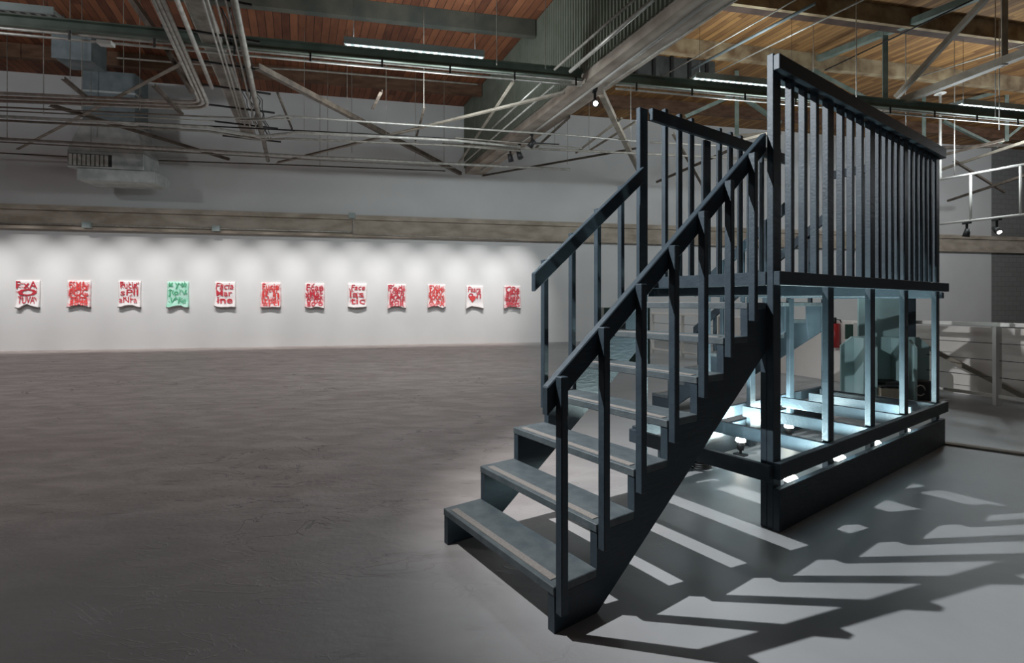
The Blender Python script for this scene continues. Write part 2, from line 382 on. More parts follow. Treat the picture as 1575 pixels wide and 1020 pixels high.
# ------------------------------------------------------------------ the stair sculpture
W, G, R, YP = .941, .238, .19, 1.631
def paint_box(name, par, x0, x1, y0, y1, z0, z1, m='paint', bevel=.003):
    return obj(name, one(box, x0, x1, y0, y1, z0, z1), M[m], par, bevel)
def staircase(loc, rz, label, late_side):
    t = thing('staircase', label, 'staircase', loc, rz, 'timber staircases of the platform')
    for x0, x1 in ((-.04, 0), (-W, -W+.04)):
        poly = [(0, 0)]
        for k in range(1, 8):
            poly += [((k-1)*G, k*R-.038), (k*G, k*R-.038)]
        poly[-1] = (YP-.002, 7*R-.038)
        poly += [(YP-.002, 1.04), (.24, 0)]
        obj('stringer', one(prism, poly, x0, x1), M['paint'], t)
    for k in range(1, 8):
        y1 = min(k*G, YP-.002)
        tr = paint_box('tread', t, -W-.002, .002, (k-1)*G-.004, y1-.001, k*R-.037, k*R, 'tread')
        paint_box('grip_strip', tr, -W+.045, -.045, (k-1)*G+.018, (k-1)*G+.056, k*R, k*R+.003, 'strip', 0)
    sl = R/G
    for side in (0, 1):
        late = (side == late_side)
        xb = (0.004, .042) if side == 0 else (-W-.042, -W-.004)
        xr = (-.036, .002) if side == 0 else (-W-.002, -W+.036)
        k0 = 3 if late else 0
        for k in range(k0, 7):
            y0 = k*G+.002
            paint_box('baluster', t, xb[0], xb[1], y0, y0+.037, .085+k*R, 1.035+k*R)
        ys = .61 if late else -.035
        zt = lambda y: 1.005+(y+.02)*.805
        poly = [(ys, zt(ys)-.115), (YP+.0, zt(YP)-.115), (YP+.0, zt(YP)), (ys, zt(ys))]
        obj('handrail', one(prism, poly, xr[0], xr[1]), M['paint'], t, .004)
    return t
st1 = staircase(S(0, 0), -ANG, 'dark slate timber staircase in front, with seven open treads and pale grip strips', 1)
st2 = staircase(S(-W-YP-.01, 3.80), -ANG-math.pi/2, 'second dark timber staircase, descending behind the platform on its far left side', 0)

pl = thing('platform', 'raised dark slate timber platform with slatted guardrails at the top of the stairs', 'platform', S(0, 0), -ANG)
PX0, PX1, Y0, Y1 = -W, 0.0, YP, 4.78
posts = [2.35, 3.06, 3.77, 4.59]; posts_l = [2.45, 3.16, 3.90, 4.68]
XL = -W-.042                                                # outer face of the left-hand uprights
for side in (0, 1):
    x0, x1 = ((.003, .041) if side == 0 else (XL, XL+.038))
    yn = Y0+.003
    obj('newel_post', one(box, x0, x1, yn, yn+.089, 0, 2.79), M['paint'], pl, .003)
    if side == 0:
        obj('newel_post', one(box, -.036, .002, yn, yn+.087, 0, 1.33), M['paint'], pl, .003)
    for i, y in enumerate(posts if side == 0 else posts_l):
        up = 2.70 if (side == 0 or y < 3.7) else 1.37
        obj('post', one(box, x0, x1, y, y+.089, 0, up), M['paint'], pl, .003)
for y in [1.85, 2.02, 2.18, 2.57, 2.735, 2.90, 3.235, 3.37, 3.50, 3.63, 3.945, 4.07, 4.195, 4.32, 4.445]:
    paint_box('baluster', pl, .001, .041, y, y+.041, 1.44, 2.72)
for y in [1.93, 2.11, 2.27, 2.67, 2.84, 3.00, 3.37, 3.53, 3.69]:
    paint_box('baluster', pl, XL, XL+.038, y, y+.038, 1.43, 2.845)
# top rails
paint_box('top_rail', pl, .042, .078, Y0+.002, 4.74, 2.685, 2.775)
paint_box('top_rail', pl, -.035, .002, Y0+.093, 4.74, 2.69, 2.775)
paint_box('top_rail', pl, -W+.000, -W+.038, Y0+.094, 3.80, 2.70, 2.79)
# far-end guardrail
for i in range(1, 9):
    x = PX0+i*(W/9); paint_box('baluster', pl, x-.018, x+.018, 4.785, 4.822, 1.43, 2.72)
paint_box('top_rail', pl, -W, .042, 4.742, 4.780, 2.69, 2.775)
# rim boards, joists and deck
paint_box('rim_board', pl, .044, .080, Y0+.0, 4.81, 1.432, 1.513)
paint_box('rim_board', pl, -W+.045, -.004, Y0+.004, Y0+.040, 1.432, 1.513)
paint_box('rim_board', pl, XL-.038, XL-.001, Y0+.05, 4.80, 1.39, 1.428)
paint_box('rim_board', pl, -W-.0, .04, 4.782, 4.82, 1.37, 1.428)
for j in range(22):
    y = Y0+.045+j*.1425
    if y+.13 > 4.78: break
    paint_box('deck_board', pl, -W+.001+.04, -.039, y, y+.134, 1.455, 1.49, 'paint', .002)
for y in [Y0+.093]+[p+.09 for p in posts[:-1]]+[4.65]:
    paint_box('joist', pl, -W-.003, .002, y, y+.036, 1.375, 1.453)
# lower frame
paint_box('band_board', pl, .042, .080, Y0+.0, 4.79, .300, .398)
paint_box('band_board', pl, -W-.075, .041, Y0-.040, Y0-.002, .286, .382)
paint_box('band_board', pl, XL-.038, XL-.001, Y0+.0, 4.79, .300, .398)
for y in [p-.038 for p in posts]:
    paint_box('cross_joist', pl, -W-.003, .041, y, y+.036, .300, .395)
paint_box('cross_joist', pl, -W+.04, -.04, 4.20, 4.236, .300, .395)
paint_box('skirt_board', pl, .042, .078, Y0+.0, 4.70, .0, .247)
paint_box('skirt_board', pl, XL-.038, XL-.001, Y0+.3, 4.70, .0, .247)

# lamps lying in the base
def dome(bm, c, r, sq=.75):
    bmesh.ops.create_uvsphere(bm, u_segments=20, v_segments=12, radius=r, matrix=Matrix.Translation(c) @ Matrix.Diagonal((1, 1, sq, 1)))
    for f in bm.faces: f.smooth = True
def floor_lamp(x, y, z, label):
    t = thing('floor_lamp', label, 'lamp', S(x, y, 0), -ANG, 'glowing spotlights in the platform base')
    c = Vector((0, 0, z))
    obj('housing', one(tube, c-Vector((0, 0, .085)), c-Vector((0, 0, .012)), .026, 16, .040), M['black'], t)
    obj('lens', one(dome, c, .041), M['lamp'], t)
    bm = one(tube, Vector((0, 0, .010)), c-Vector((0, 0, .08)), .012); box(bm, -.05, .05, -.034, .034, 0, .012); obj('stand', bm, M['black'], t)
    wc = S(x, y, z+.045)
    light('SPOT', 'floor_lamp_source', wc, LAMP_W, (.80, 1, .98), target=wc+Matrix.Rotation(-ANG, 3, 'Z') @ Vector((-.12, -.10, 1)), spot_size=math.radians(177), spot_blend=.12, shadow_soft_size=.03)
RL = ['nearest glowing floor spotlight by the platform corner post', 'glowing floor spotlight second from the corner, in the skirt gap',
      'glowing floor spotlight third from the corner, in the skirt gap', 'small glowing floor spotlight farthest along the skirt']
for y, l in zip((1.935, 2.64, 3.28, 3.93), RL): floor_lamp(-.004, y, .226, l)
for y, l in zip((2.85, 3.70), ('glowing spotlight inside the base just right of the stair stringer', 'glowing spotlight inside the base behind the corner post')): floor_lamp(-.86, y, .13, l)

# black cable coil and clamp on the floor beside the stringer
t = thing('cable_coil', 'small coil of black cable on the floor behind the stair stringer', 'cable', P(1078, 722, 0))
bm = bmesh.new()
pts = [Vector((.07*math.cos(a)*(1+.15*math.sin(a*.37)), .07*math.sin(a), .012+.0025*a)) for a in [i*.35 for i in range(60)]]
polytube(bm, pts, .008, 6); obj('coil', bm, M['black'], t)
bm = one(bar, Vector((.02, 0, .05)), Vector((.05, .03, .10)), .03, .02); obj('plug', bm, M['black'], t)

# ------------------------------------------------------------------ the chamfered booth behind the platform
bo = thing('panel_booth', 'teal-lit booth of chamfered panels standing behind the platform', 'booth', P(1366, 612, 0)+Vector((.17, .0, 0)), -.12)
def bpanel(name, poly, y0, y1, m): return obj(name, one(prism, poly, y0, y1, 'y'), M[m], bo, .003)
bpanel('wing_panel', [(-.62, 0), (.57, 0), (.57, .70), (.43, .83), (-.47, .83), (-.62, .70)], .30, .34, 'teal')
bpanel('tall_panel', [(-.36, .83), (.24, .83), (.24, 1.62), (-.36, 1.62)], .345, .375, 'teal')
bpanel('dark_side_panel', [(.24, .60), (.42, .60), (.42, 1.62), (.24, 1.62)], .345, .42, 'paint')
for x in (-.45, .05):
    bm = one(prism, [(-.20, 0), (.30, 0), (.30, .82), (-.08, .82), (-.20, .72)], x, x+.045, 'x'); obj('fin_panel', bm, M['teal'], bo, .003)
bm = one(box, -.42, .05, -.05, .28, .02, .22); obj('base_shade_block', bm, M['black'], bo, .004)  # black block added for the shadow along the booth's foot
b2 = thing('storage_box', 'beige box between the fins of the teal-lit booth', 'box', bo.location+Vector((-.22, -.18, 0)), -.12)
obj('carton', one(box, -.20, .12, -.06, .06, 0, .17), M['box'], b2, .004)
obj('lid', one(box, -.205, .125, -.065, .065, .171, .20), M['black'], b2, .003)
b3 = thing('equipment_case', 'small black equipment case beside the beige box in the booth', 'case', bo.location+Vector((.18, -.12, 0)), -.12)
obj('case_body', one(box, -.12, .14, -.08, .12, 0, .26), M['black'], b3, .01)
bm = bmesh.new(); polytube(bm, [Vector((-.06+.06*math.cos(a), -.095, .14+.07*math.sin(a))) for a in [i*.4 for i in range(15)]], .010, 6); obj('cable', bm, M['conduit'], b3)

# ------------------------------------------------------------------ guard around the stair opening on the right
GA = Vector((3.7, 13.2, 0)); GB = Vector((6.27, 6.45, 0)); gd = (GB-GA).normalized(); gn = Vector((gd.y, -gd.x, 0))
if gn.y < 0: gn = -gn
def gpt(t, z): p = GA+gd*t; return Vector((p.x, p.y, z))
LG = (GB-GA).length
par = tag(obj('parapet', one(box, 2.55, 5.60, -.06, .06, 0, 1.03, Matrix.Translation(GA) @ rmat(gd, Vector((-gd.y, gd.x, 0)))), M['drywall'], None, .004),
          'low warm-white parapet wall seen beneath the platform', 'wall')
bk = Matrix.Translation(GA-Vector((-gd.y, gd.x, 0))*-.55) @ rmat(gd, Vector((-gd.y, gd.x, 0)))
tag(obj('stairwell_wall', one(box, 5.0, 11, 0, .1, 0, .98, bk), M['drywall'], None), 'pale low wall behind the cable railing at the right edge', 'wall')
def railing(label, t0, t1, posts_t):
    r = thing('cable_railing', label, 'railing', gpt((t0+t1)/2, 0), 0, 'white cable railings of the stairwell')
    o = r.location
    obj('top_rail', one(bar, gpt(t0, 1.045)-o, gpt(t1, 1.045)-o, .07, .05), M['rail_white'], r, .004)
    obj('bottom_rail', one(bar, gpt(t0, .12)-o, gpt(t1, .12)-o, .04, .04), M['rail_white'], r)
    for q in posts_t: obj('post', one(bar, gpt(q, 0)-o, gpt(q, 1.018)-o, .075, .05), M['rail_white'], r)
    for z in (.36, .58, .80): obj('cable', one(tube, gpt(t0, z)-o, gpt(t1, z)-o, .005, 6), M['black'], r)
railing('white cable railing on the right with a thick post, beside the platform', 5.62, LG+2.2, (5.7, LG+.0, LG+2.0))
railing('far pale railing frame seen through the open stair treads', 0, 2.53, (.03, 1.2, 2.4))
# slanting handrail down the stairwell
tag(obj('stair_handrail', one(bar, Vector((6.0, 7.55, .80)), Vector((6.75, 6.55, .08)), .05, .06), M['beige']), 'brown slanting handrail behind the cables of the right railing', 'handrail')
# fire extinguisher and sign on the parapet
fe = thing('fire_extinguisher', 'red fire extinguisher hung on the parapet behind the platform posts', 'fire extinguisher', P(1285, 556, .38))
q = Vector((0, 0, 0))
obj('cylinder', one(tube, q+Vector((0, 0, 0)), q+Vector((0, 0, .40)), .075, 16), M['red'], fe)
obj('valve', one(tube, q+Vector((0, 0, .40)), q+Vector((0, 0, .50)), .028, 10), M['black'], fe)
bm = bmesh.new(); polytube(bm, [q+Vector(v) for v in ((0, 0, .47), (.08, -.02, .46), (.12, -.02, .36), (.11, -.02, .2))], .012, 6); obj('hose', bm, M['black'], fe)
GN = Vector((gd.y, -gd.x, 0))
fe.location = gpt(5.14, .58)+GN*.142
sg = thing('wall_post_sign', 'dark green plate on a pale post top behind the booth', 'sign', gpt(5.42, .0)+Vector((gd.y, -gd.x, 0))*.19)
obj('plate', one(box, -.07, .05, -.02, 0, .74, .98), M['darkgreen'], sg)
obj('holder', one(box, .055, .13, -.02, .03, 0, 1.0), M['rail_white'], sg)
# dark green cabinet far left of the stairwell
cb = thing('green_cabinet', 'dark green metal cabinet glimpsed through the upper treads', 'cabinet', P(968, 560, 0))
obj('body', one(box, -.55, .45, 0, .5, 0, 1.22), M['darkgreen'], cb, .01)
for zz in (.2, .70):
    bm = bmesh.new(); box(bm, -.45, .38, -.02, -.001, zz, zz+.03); box(bm, -.45, .38, -.02, -.001, zz+.40, zz+.43); box(bm, -.45, -.42, -.02, -.001, zz+.03, zz+.40); box(bm, .35, .38, -.02, -.001, zz+.03, zz+.40)
    obj('door_frame', bm, M['black'], cb)
# low curb line on the floor at right
a, b = P(1400, 676, 0), P(1640, 709, 0)
bm = bmesh.new(); bar(bm, a+Vector((0, 0, .008)), b+Vector((0, 0, .008)), .08, .016); struct('trim_2', bm, M['concrete'])

# ------------------------------------------------------------------ canvases on the wall
BOT = [[0, -.02, .05, .09, .05, .02, 0], [.0, .01, .05, .08, .06, .02, 0], [0, .0, .04, .05, .05, .01, -.01], [0, .0, .03, .05, .05, .0, .0],
       [.04, .01, -.0, .0, .0, .01, .0], [0, 0, 0, 0, .01, .0, 0], [.03, .0, -.01, .02, .03, .01, -.02], [.02, .01, 0, 0, .01, .01, .03],
       [-.03, .02, .06, .07, .05, .01, .0], [.0, .03, .06, .07, .02, -.01, .04], [-.01, .05, .08, .06, .05, .03, 0], [.0, .02, .08, .06, .05, .02, .0]]
TXT = [['F xA', 'o', 'TUVA'], ['FSMA', 'PCIC', 'aeoa'], ['Fucia', 'sPll', 'aNra'], ['v y x', 'J o V', 'V l a'], ['Facia', 'Mar', 'ine'], ['Fucia', 'll h', 'ltra'],
       ['Fcan', 'xMor', 'o oa'], ['Face', 'las', 'tic'], ['Fedi', 'sAR', 'koa'], ['FXlk', 'SARK', 'A oo'], ['Feara', 'o n', ''], ['CRa', 'POS', 'saex']]
LBL = ['red-lettered canvas, first from the left, with a peaked bottom fold', 'red-lettered canvas second from the left, dense red upper right', 'pale red and black lettered canvas just left of the green one',
       'mint green painted canvas, the only green one on the wall', 'bold red lettered canvas just right of the green one', 'light red lettered canvas with straight bottom edge, sixth from left',
       'red lettered canvas with two lines of crossing letters, seventh from left', 'red lettered canvas with small word in the middle, eighth from left', 'red canvas with flared bottom corners, ninth from left',
       'red canvas scrawled with crossed strokes, third from the right end', 'white canvas with a red heart, second from the right end', 'all-over red canvas beside the stair, last in the row']
def text_mesh(bm, body, cx, cz, wd, ht, y, slant=0):
    if not body.strip(): return
    cu = bpy.data.curves.new('t', 'FONT'); cu.body = body; cu.size = 1; cu.offset = .004+.012*random.random(); cu.resolution_u = 2; cu.fill_mode = 'FRONT'
    to = bpy.data.objects.new('t', cu); C.objects.link(to)
    dg = bpy.context.evaluated_depsgraph_get(); me = to.evaluated_get(dg).to_mesh()
    vs = [v.co.copy() for v in me.vertices]
    if vs:
        x0, x1 = min(v.x for v in vs), max(v.x for v in vs); z0, z1 = min(v.y for v in vs), max(v.y for v in vs)
        nv = [bm.verts.new((cx+((v.x-x0)/(x1-x0)-.5)*wd+slant*(v.y-z0), y((v.y-z0)/(z1-z0)*ht+cz-ht/2) , cz+((v.y-z0)/(z1-z0)-.5)*ht)) for v in vs]
        for p in me.polygons:
            try: bm.faces.new([nv[i] for i in p.vertices])
            except ValueError: pass
    C.objects.unlink(to); bpy.data.objects.remove(to); bpy.data.curves.remove(cu)
CW, CH = .56, .74
for i, (ax, ay) in enumerate(ART):
    rz = math.atan2(E1.y, E1.x)
    t = thing('canvas', LBL[i], 'painting', PW(ax, ay, .004), rz, 'lettered canvases hung along the back wall')
    prof = BOT[i]
    def dep(z):                                             # how far the sheet stands off the wall (local -y)
        s = (CH/2-z)/CH; return -(.03+.015*math.sin(s*3)+.11*max(0, s-.72)**1.3*3)
    bm = bmesh.new(); nx, nz = 12, 14; gr = []
    for a in range(nx+1):
        u = a/nx; q = u*6; k = min(int(q), 5); bo_ = prof[k]*(1-(q-k))+prof[k+1]*(q-k)
        colv = []
        for b_ in range(nz+1):
            s = b_/nz; z = CH/2-s*CH+bo_*max(0, s-.7)/.3
            colv.append(bm.verts.new(((u-.5)*CW*(1+.02*math.sin(i+s*5)), dep(z)+.012*math.sin(u*7+i)*s, z)))
        gr.append(colv)
    for a in range(nx):
        for b_ in range(nz):
            f = bm.faces.new([gr[a][b_], gr[a+1][b_], gr[a+1][b_+1], gr[a][b_+1]]); f.smooth = True
    # sides to the wall
    for cidx in (0, nx):
        bk_ = [bm.verts.new((v.co.x, 0, v.co.z)) for v in gr[cidx]]
        for b_ in range(nz): bm.faces.new([gr[cidx][b_], gr[cidx][b_+1], bk_[b_+1], bk_[b_]])
    bkt = [bm.verts.new((g_[0].co.x, 0, CH/2)) for g_ in gr]
    for a in range(nx): bm.faces.new([gr[a][0], gr[a+1][0], bkt[a+1], bkt[a]])
    bots = [g_[-1].co.copy() for g_ in gr]
    cm = 'canvas_g' if i == 3 else ('canvas_p' if i in (1, 5, 6, 8, 9, 11) else 'canvas')
    obj('sheet', bm, M[cm], t)
    bm = bmesh.new()
    A = [bm.verts.new((p.x, p.y-.002, p.z)) for p in bots]; B = [bm.verts.new((p.x, 0, p.z-.025)) for p in bots]; D = [bm.verts.new((p.x, p.y+.01, p.z-.028)) for p in bots]
    for a in range(nx):
        bm.faces.new([A[a], A[a+1], D[a+1], D[a]]); bm.faces.new([D[a], D[a+1], B[a+1], B[a]])
    obj('bottom_fold', bm, M['fold'], t)
    bm = bmesh.new(); yy = lambda z: dep(z)-.018
    hs = .20; rr = random.Random(i*3+1)
    for r_, body in enumerate(TXT[i]):
        cz = .25-r_*.21
        text_mesh(bm, body, rr.uniform(-.02, .02), cz, CW*rr.uniform(.72, .92), hs*rr.uniform(.85, 1.05), yy, rr.uniform(-.03, .05))
        if i in (1, 5, 8, 9, 11, 6): text_mesh(bm, body[::-1], .02, cz-.09, CW*.8, hs*.7, yy)
    rr = random.Random(i)
    for k in range(16 if i not in (3,) else 30):            # loose brush strokes
        x, z = rr.uniform(-.24, .24), rr.uniform(-.22, .33); an = rr.uniform(0, math.pi); l = rr.uniform(.02, .06); h = rr.uniform(.006, .012)
        if i == 10 and k > 4: break
        c_, s_ = math.cos(an), math.sin(an)
        vs = [bm.verts.new((min(.27, max(-.27, x+c_*a*l-s_*b_*h)), yy(z)-.002, z+s_*a*l+c_*b_*h)) for a, b_ in ((-1, -.6), (1, -1), (1.1, 1), (-.9, .8))]
        bm.faces.new(vs)
    obj('brush_lettering', bm, M['gpaint'] if i == 3 else (M['rpaint2'] if i in (1, 5, 9) else M['rpaint']), t)
    if i == 10:
        bm = bmesh.new()
        pts = [(16*math.sin(a)**3*.0062-.08, (13*math.cos(a)-5*math.cos(2*a)-2*math.cos(3*a)-math.cos(4*a))*.0078-.05) for a in [k*2*math.pi/28 for k in range(28)]]
        bm.faces.new([bm.verts.new((x, yy(z)-.003, z)) for x, z in pts]); obj('painted_heart', bm, M['rpaint2'], t)

# ------------------------------------------------------------------ overhead steel: the long chord with strip lights
def chord_pt(X, z, Y0=9.2): return Vector((X, Y0+.2013*X, z))
kx = lambda Y0: None
# girder crossing of the chord
t_ = (G_edge.y-9.2-.2013*G_edge.x)/(E2.y-.2013*E2.x); Ic = G_edge-E2*t_
xl, xr_ = Ic.x-.05, Ic.x+GW+.03
for (a, b, lab) in ((-13, xl, 'long dark green steel beam carrying strip lights, left of the girder'), (xr_, 17, 'long dark green steel beam carrying strip lights, right of the girder')):
    t = thing('steel_beam', lab, 'beam', chord_pt((a+b)/2, 5.63))
    bm = bmesh.new(); ibeam(bm, chord_pt(a, 5.64)-t.location, chord_pt(b, 5.64)-t.location, .16, .19); obj('beam_body', bm, M['chord'], t)
    for dz, dy in ((5.50, -.06), (5.44, -.02)):
        obj('conduit', one(tube, chord_pt(a, dz, 9.2+dy)-t.location, chord_pt(b, dz, 9.2+dy)-t.location, .022), M['conduit'], t)
    x = a+.4
    while x < b-.1:
        bm = bmesh.new(); bar(bm, chord_pt(x, 5.40, 9.10)-t.location, chord_pt(x, 5.545, 9.10)-t.location, .03, .015); obj('conduit_clamp', bm, M['black'], t); x += 1.15
FX = [(-9.6, 0, 'unlit pale strip light fixture above the beam at the top left'), (-2.94, 1, 'lit white strip light on the beam left of the girder'), (3.66, 1, 'lit white strip light behind the tall stair newel'), (10.2, 1, 'lit white strip light at the right edge of the photo')]
for x0, on, lab in FX:
    c0 = chord_pt(x0, 5.86, 9.36); c1 = chord_pt(x0+2.46, 5.86, 9.36); d = (c1-c0).normalized()
    t = thing('strip_light', lab, 'light', (c0+c1)/2, 0, 'strip lights along the steel beam')
    o_ = t.location
    bm = bmesh.new(); m_ = Matrix.Translation(c0-o_) @ rmat(d, Vector((-d.y, d.x, 0))); box(bm, 0, 2.46, -.10, .10, 0, .06, m_)
    prism_pts = None
    obj('housing', bm, M['fixture'], t, .005)
    bm = bmesh.new(); box(bm, 0, 2.46, -.125, -.102, -.03, .09, m_); box(bm, 0, 2.46, .102, .125, -.03, .09, m_); obj('reflector', bm, M['fixture'], t)
    bm = bmesh.new()
    for k in range(18):
        xx = .07+k*.137; box(bm, xx-.034, xx+.034, -.045, .045, -.003, -.0006, m_)
    lo = obj('led_row', bm, M['led'] if on else M['black'], t)
    bm = bmesh.new()
    for xx in (.15, 2.3): tube(bm, m_ @ Vector((xx, 0, .06)), m_ @ Vector((xx, 0, WH-5.86)), .004, 5)
    obj('hanger_wire', bm, M['black'], t)
    if on:
        light('AREA', 'added_ceiling_uplight', o_+Vector((0, 0, .10)), LED_W*.15, (.82, .96, 1), target=o_+Vector((0, .001, 3)), shape='RECTANGLE', size=2.3, size_y=.12).rotation_euler = (math.pi, 0, math.atan2(d.y, d.x))  # upward area lamp added to brighten the ceiling boards
        for q_ in (-.7, .7): light('POINT', 'unseen_overhead_point', o_+d*q_+Vector((0, .25, -1.0)), LED_W/2, (.86, .96, 1), shadow_soft_size=.25)  # unseen points hung below each lit strip carry its light

# ------------------------------------------------------------------ overhead bracing, conduits, wires
Zb = 5.46
def R_(name, a, b, Za, Zb_, r, m, lab, cat, shape='tube', group=None):
    return rod(name, P(a[0], a[1], Za), P(b[0], b[1], Zb_), r, M[m], lab, cat, group, shape)
BR = [((280, 95), (27, 228), .035, 'beige', 'beige steel brace slanting left from the conduit bundle above the duct'),
      ((395, 102), (708, 267), .05, 'brown', 'brown angle-iron brace running from the conduit bundle to the girder foot'),
      ((868, 141), (425, 250), .035, 'beige', 'long beige brace crossing left from the girder, below the strip light'),
      ((76, 161), (352, 245), .035, 'brown', 'brown brace passing in front of the duct'),
      ((789, 124), (706, 250), .03, 'beige', 'beige brace with a round end plate, left face of the girder'),
      ((924, 141), (989, 276), .055, 'beige', 'wide beige steel strap slanting down behind the left stair newel'),
      ((989, 226), (742, 270), .03, 'brown', 'long brown brace rising right from the girder foot'),
      ((978, 187), (906, 232), .028, 'beige', 'short brown-beige rod against the blue-lit wall, rightmost'),
      ((956, 182), (886, 235), .028, 'beige', 'short rod against the blue-lit wall, just left of the wide strap'),
      ((875, 179), (824, 226), .035, 'brown', 'dark short bar beside the track spotlights'),
      ((97, 120), (146, 161), .03, 'brown', 'short dark slanting bar left of the duct riser'),
      ((236, 131), (280, 176), .03, 'brown', 'short dark slanting bar right of the duct riser'),
      ((427, 143), (449, 198), .025, 'brown', 'short dark bar hanging right of the big pipe'),
      ((653, 165), (639, 216), .025, 'brown', 'short dark bar below the right end of the lit strip light'),
      ((586, 140), (573, 166), .03, 'brown', 'very short dark bar below the middle of the lit strip light')]
for n_, (a, b, r, m, lab) in enumerate(BR): R_('steel_brace', a, b, Zb-(n_ % 3)*.08, Zb-(n_ % 3)*.08, r, m, lab, 'brace', 'angle' if r >= .03 else 'tube')
R_('steel_brace', (195, -12), (236, 46), 7.0, 6.1, .05, 'brown', 'dark slanting web bar at the top left of the conduit bundle', 'brace', 'box')
R_('steel_brace', (257, 76), (295, 141), 5.6, 5.3, .05, 'brown', 'dark vertical pipe drop beside the conduit elbows', 'brace', 'tube')

# bundle of conduits running away from the viewer
def along(px, py, px2, py2, Z, r, m, lab, grp=None, cat='pipe', name='conduit'):
    return R_(name, (px, py), (px2, py2), Z, Z, r, m, lab, cat, 'tube', grp)
g1 = 'three fat conduits that turn left by an elbow'
for k, (x0, ex, ey, lx, ly) in enumerate(((236, 308, 158, -60, 140.5), (243, 316, 163, -60, 147), (250, 324, 168, -60, 153))):
    Z = 5.36
    a = P(x0, 0, Z); e = P(ex, ey, Z); l = P(lx, ly, Z)
    d1 = (e-a).normalized(); d2 = (l-e).normalized()
    a = a-d1*3
    rad = .28+.1*k
    pts = [a, e-d1*rad]
    for s in range(1, 6):
        u = s/6; p = (e-d1*rad)*(1-u)**2+e*2*u*(1-u)+(e+d2*rad)*u*u; pts.append(p)
    pts += [e+d2*rad, l]
    bm = bmesh.new(); polytube(bm, pts, .033)
    tag(obj('conduit', bm, M['conduit']), ['leftmost', 'middle', 'rightmost'][k]+' of the three fat conduits that bend left above the duct', 'pipe', g1)
def vp_run(x0, yend, Z, r, m, lab, grp=None, name='conduit'):
    # a run along E2 passing the image top at x0
    xe = x0+(458-x0)*yend/CY
    a = P(x0, 0, Z); b = P(xe, yend, Z); a = a-(b-a).normalized()*3
    return rod(name, a, b, r, M[m], lab, 'pipe', grp)
vp_run(272, 135, 5.33, .035, 'conduit', 'fat galvanised conduit on the left edge of the cable tray')
vp_run(360, 247, 5.38, .050, 'conduit_d', 'big pale pipe, thickest in the overhead bundle')
gq = 'thin conduits beside the cable tray'
for x, ye, lab in ((312, 188, 'thin conduit over the cable tray, leftmost'), (319, 192, 'thin conduit over the cable tray, second from left'), (332, 196, 'thin conduit over the cable tray, third from left'), (347, 200, 'thin conduit beside the big pale pipe')):
    vp_run(x, ye, 5.40, .016, 'conduit', lab, gq)
# cable tray: a perforated channel
tr = thing('cable_tray', 'grey metal cable tray with tangled cables between the overhead conduits', 'cable tray', P(345, 120, 5.6))
o_ = tr.location
a = P(300, 0, 5.55); b = P(385, 215, 5.55); d = (b-a).normalized(); a = a-d*3; L_ = (b-a).length; sx = Vector((-d.y, d.x, 0))
m_ = Matrix.Translation(a-o_) @ rmat(d, sx)
bm = bmesh.new(); box(bm, 0, L_, -.14, .14, 0, .01, m_); obj('tray_bed', bm, M['conduit_d'], tr)
bm = bmesh.new(); box(bm, 0, L_, -.155, -.14, 0, .09, m_); box(bm, 0, L_, .14, .155, 0, .09, m_); obj('side_rail', bm, M['conduit'], tr)
for k in range(7):
    bm = bmesh.new(); rr = random.Random(40+k)
    pts = [m_ @ Vector((q_*L_/24, -.22-.04*k+.05*rr.uniform(-1, 1)-.02, .02+.05*rr.random())) for q_ in range(8, 25)]
    polytube(bm, pts, .009, 5); obj('cable', bm, M['black'], tr)
for q_ in range(9):
    bm = bmesh.new(); box(bm, L_*(q_+.5)/9-.02, L_*(q_+.5)/9+.02, -.75, .55, -.14, -.11, m_); obj('crossbar', bm, M['black'], tr)

# pipes parallel to the back wall
def wallward(pts, Z, r, m, lab, grp=None):
    bm = bmesh.new(); polytube(bm, [P(x, y, Z) for x, y in pts], r)
    tag(obj('pipe', bm, M[m]), lab, 'pipe', grp)
wallward([(-40, 163), (330, 180), (450, 184)], 5.30, .018, 'conduit_d', 'thin pipe just under the three fat conduits at left')
wallward([(-40, 168.5), (330, 186)], 5.28, .014, 'conduit_d', 'second thin pipe under the three fat conduits at left')
wallward([(-40, 177), (320, 196), (400, 210), (440, 206), (455, 203.5), (700, 216), (800, 226)], 5.16, .035, 'conduit', 'pale pipe with a joggle near the conduit bundle, passing behind the duct')
wallward([(-40, 183), (320, 202), (400, 215), (440, 213), (700, 224), (800, 232)], 5.13, .025, 'conduit_d', 'thinner pipe paired under the pale joggled pipe')
wallward([(-40, 211), (320, 232), (480, 241.5), (877, 261)], 5.22, .038, 'conduit', 'long pale pipe crossing just above the duct outlet')
wallward([(-40, 216), (480, 246), (700, 258)], 5.20, .016, 'conduit_d', 'thin pipe under the long pale pipe')
wallward([(-40, 233), (155, 244), (480, 255), (685, 263)], 5.3, .018, 'brown', 'lowest thin dark pipe near the back wall')
wallward([(370, 184), (405, 184), (430, 178), (560, 187), (860, 207), (990, 218)], 5.26, .022, 'conduit', 'conduit with two small bends right of the big pipe')
wallward([(200, 188), (560, 206), (760, 217), (860, 222)], 5.24, .016, 'black', 'thin black pipe between the pale pipes')
wallward([(680, 222), (800, 228), (960, 235), (1180, 246)], 5.16, .028, 'conduit_d', 'dull pipe crossing the girder in front of the track spotlights')
wallward([(700, 212), (800, 220), (895, 228)], 5.20, .016, 'conduit_d', 'thin dull pipe ending at the track spotlights')
wallward([(1000, 219), (1100, 224), (1180, 229)], 5.26, .02, 'conduit_d', 'thin pipe seen through the far guardrail balusters')
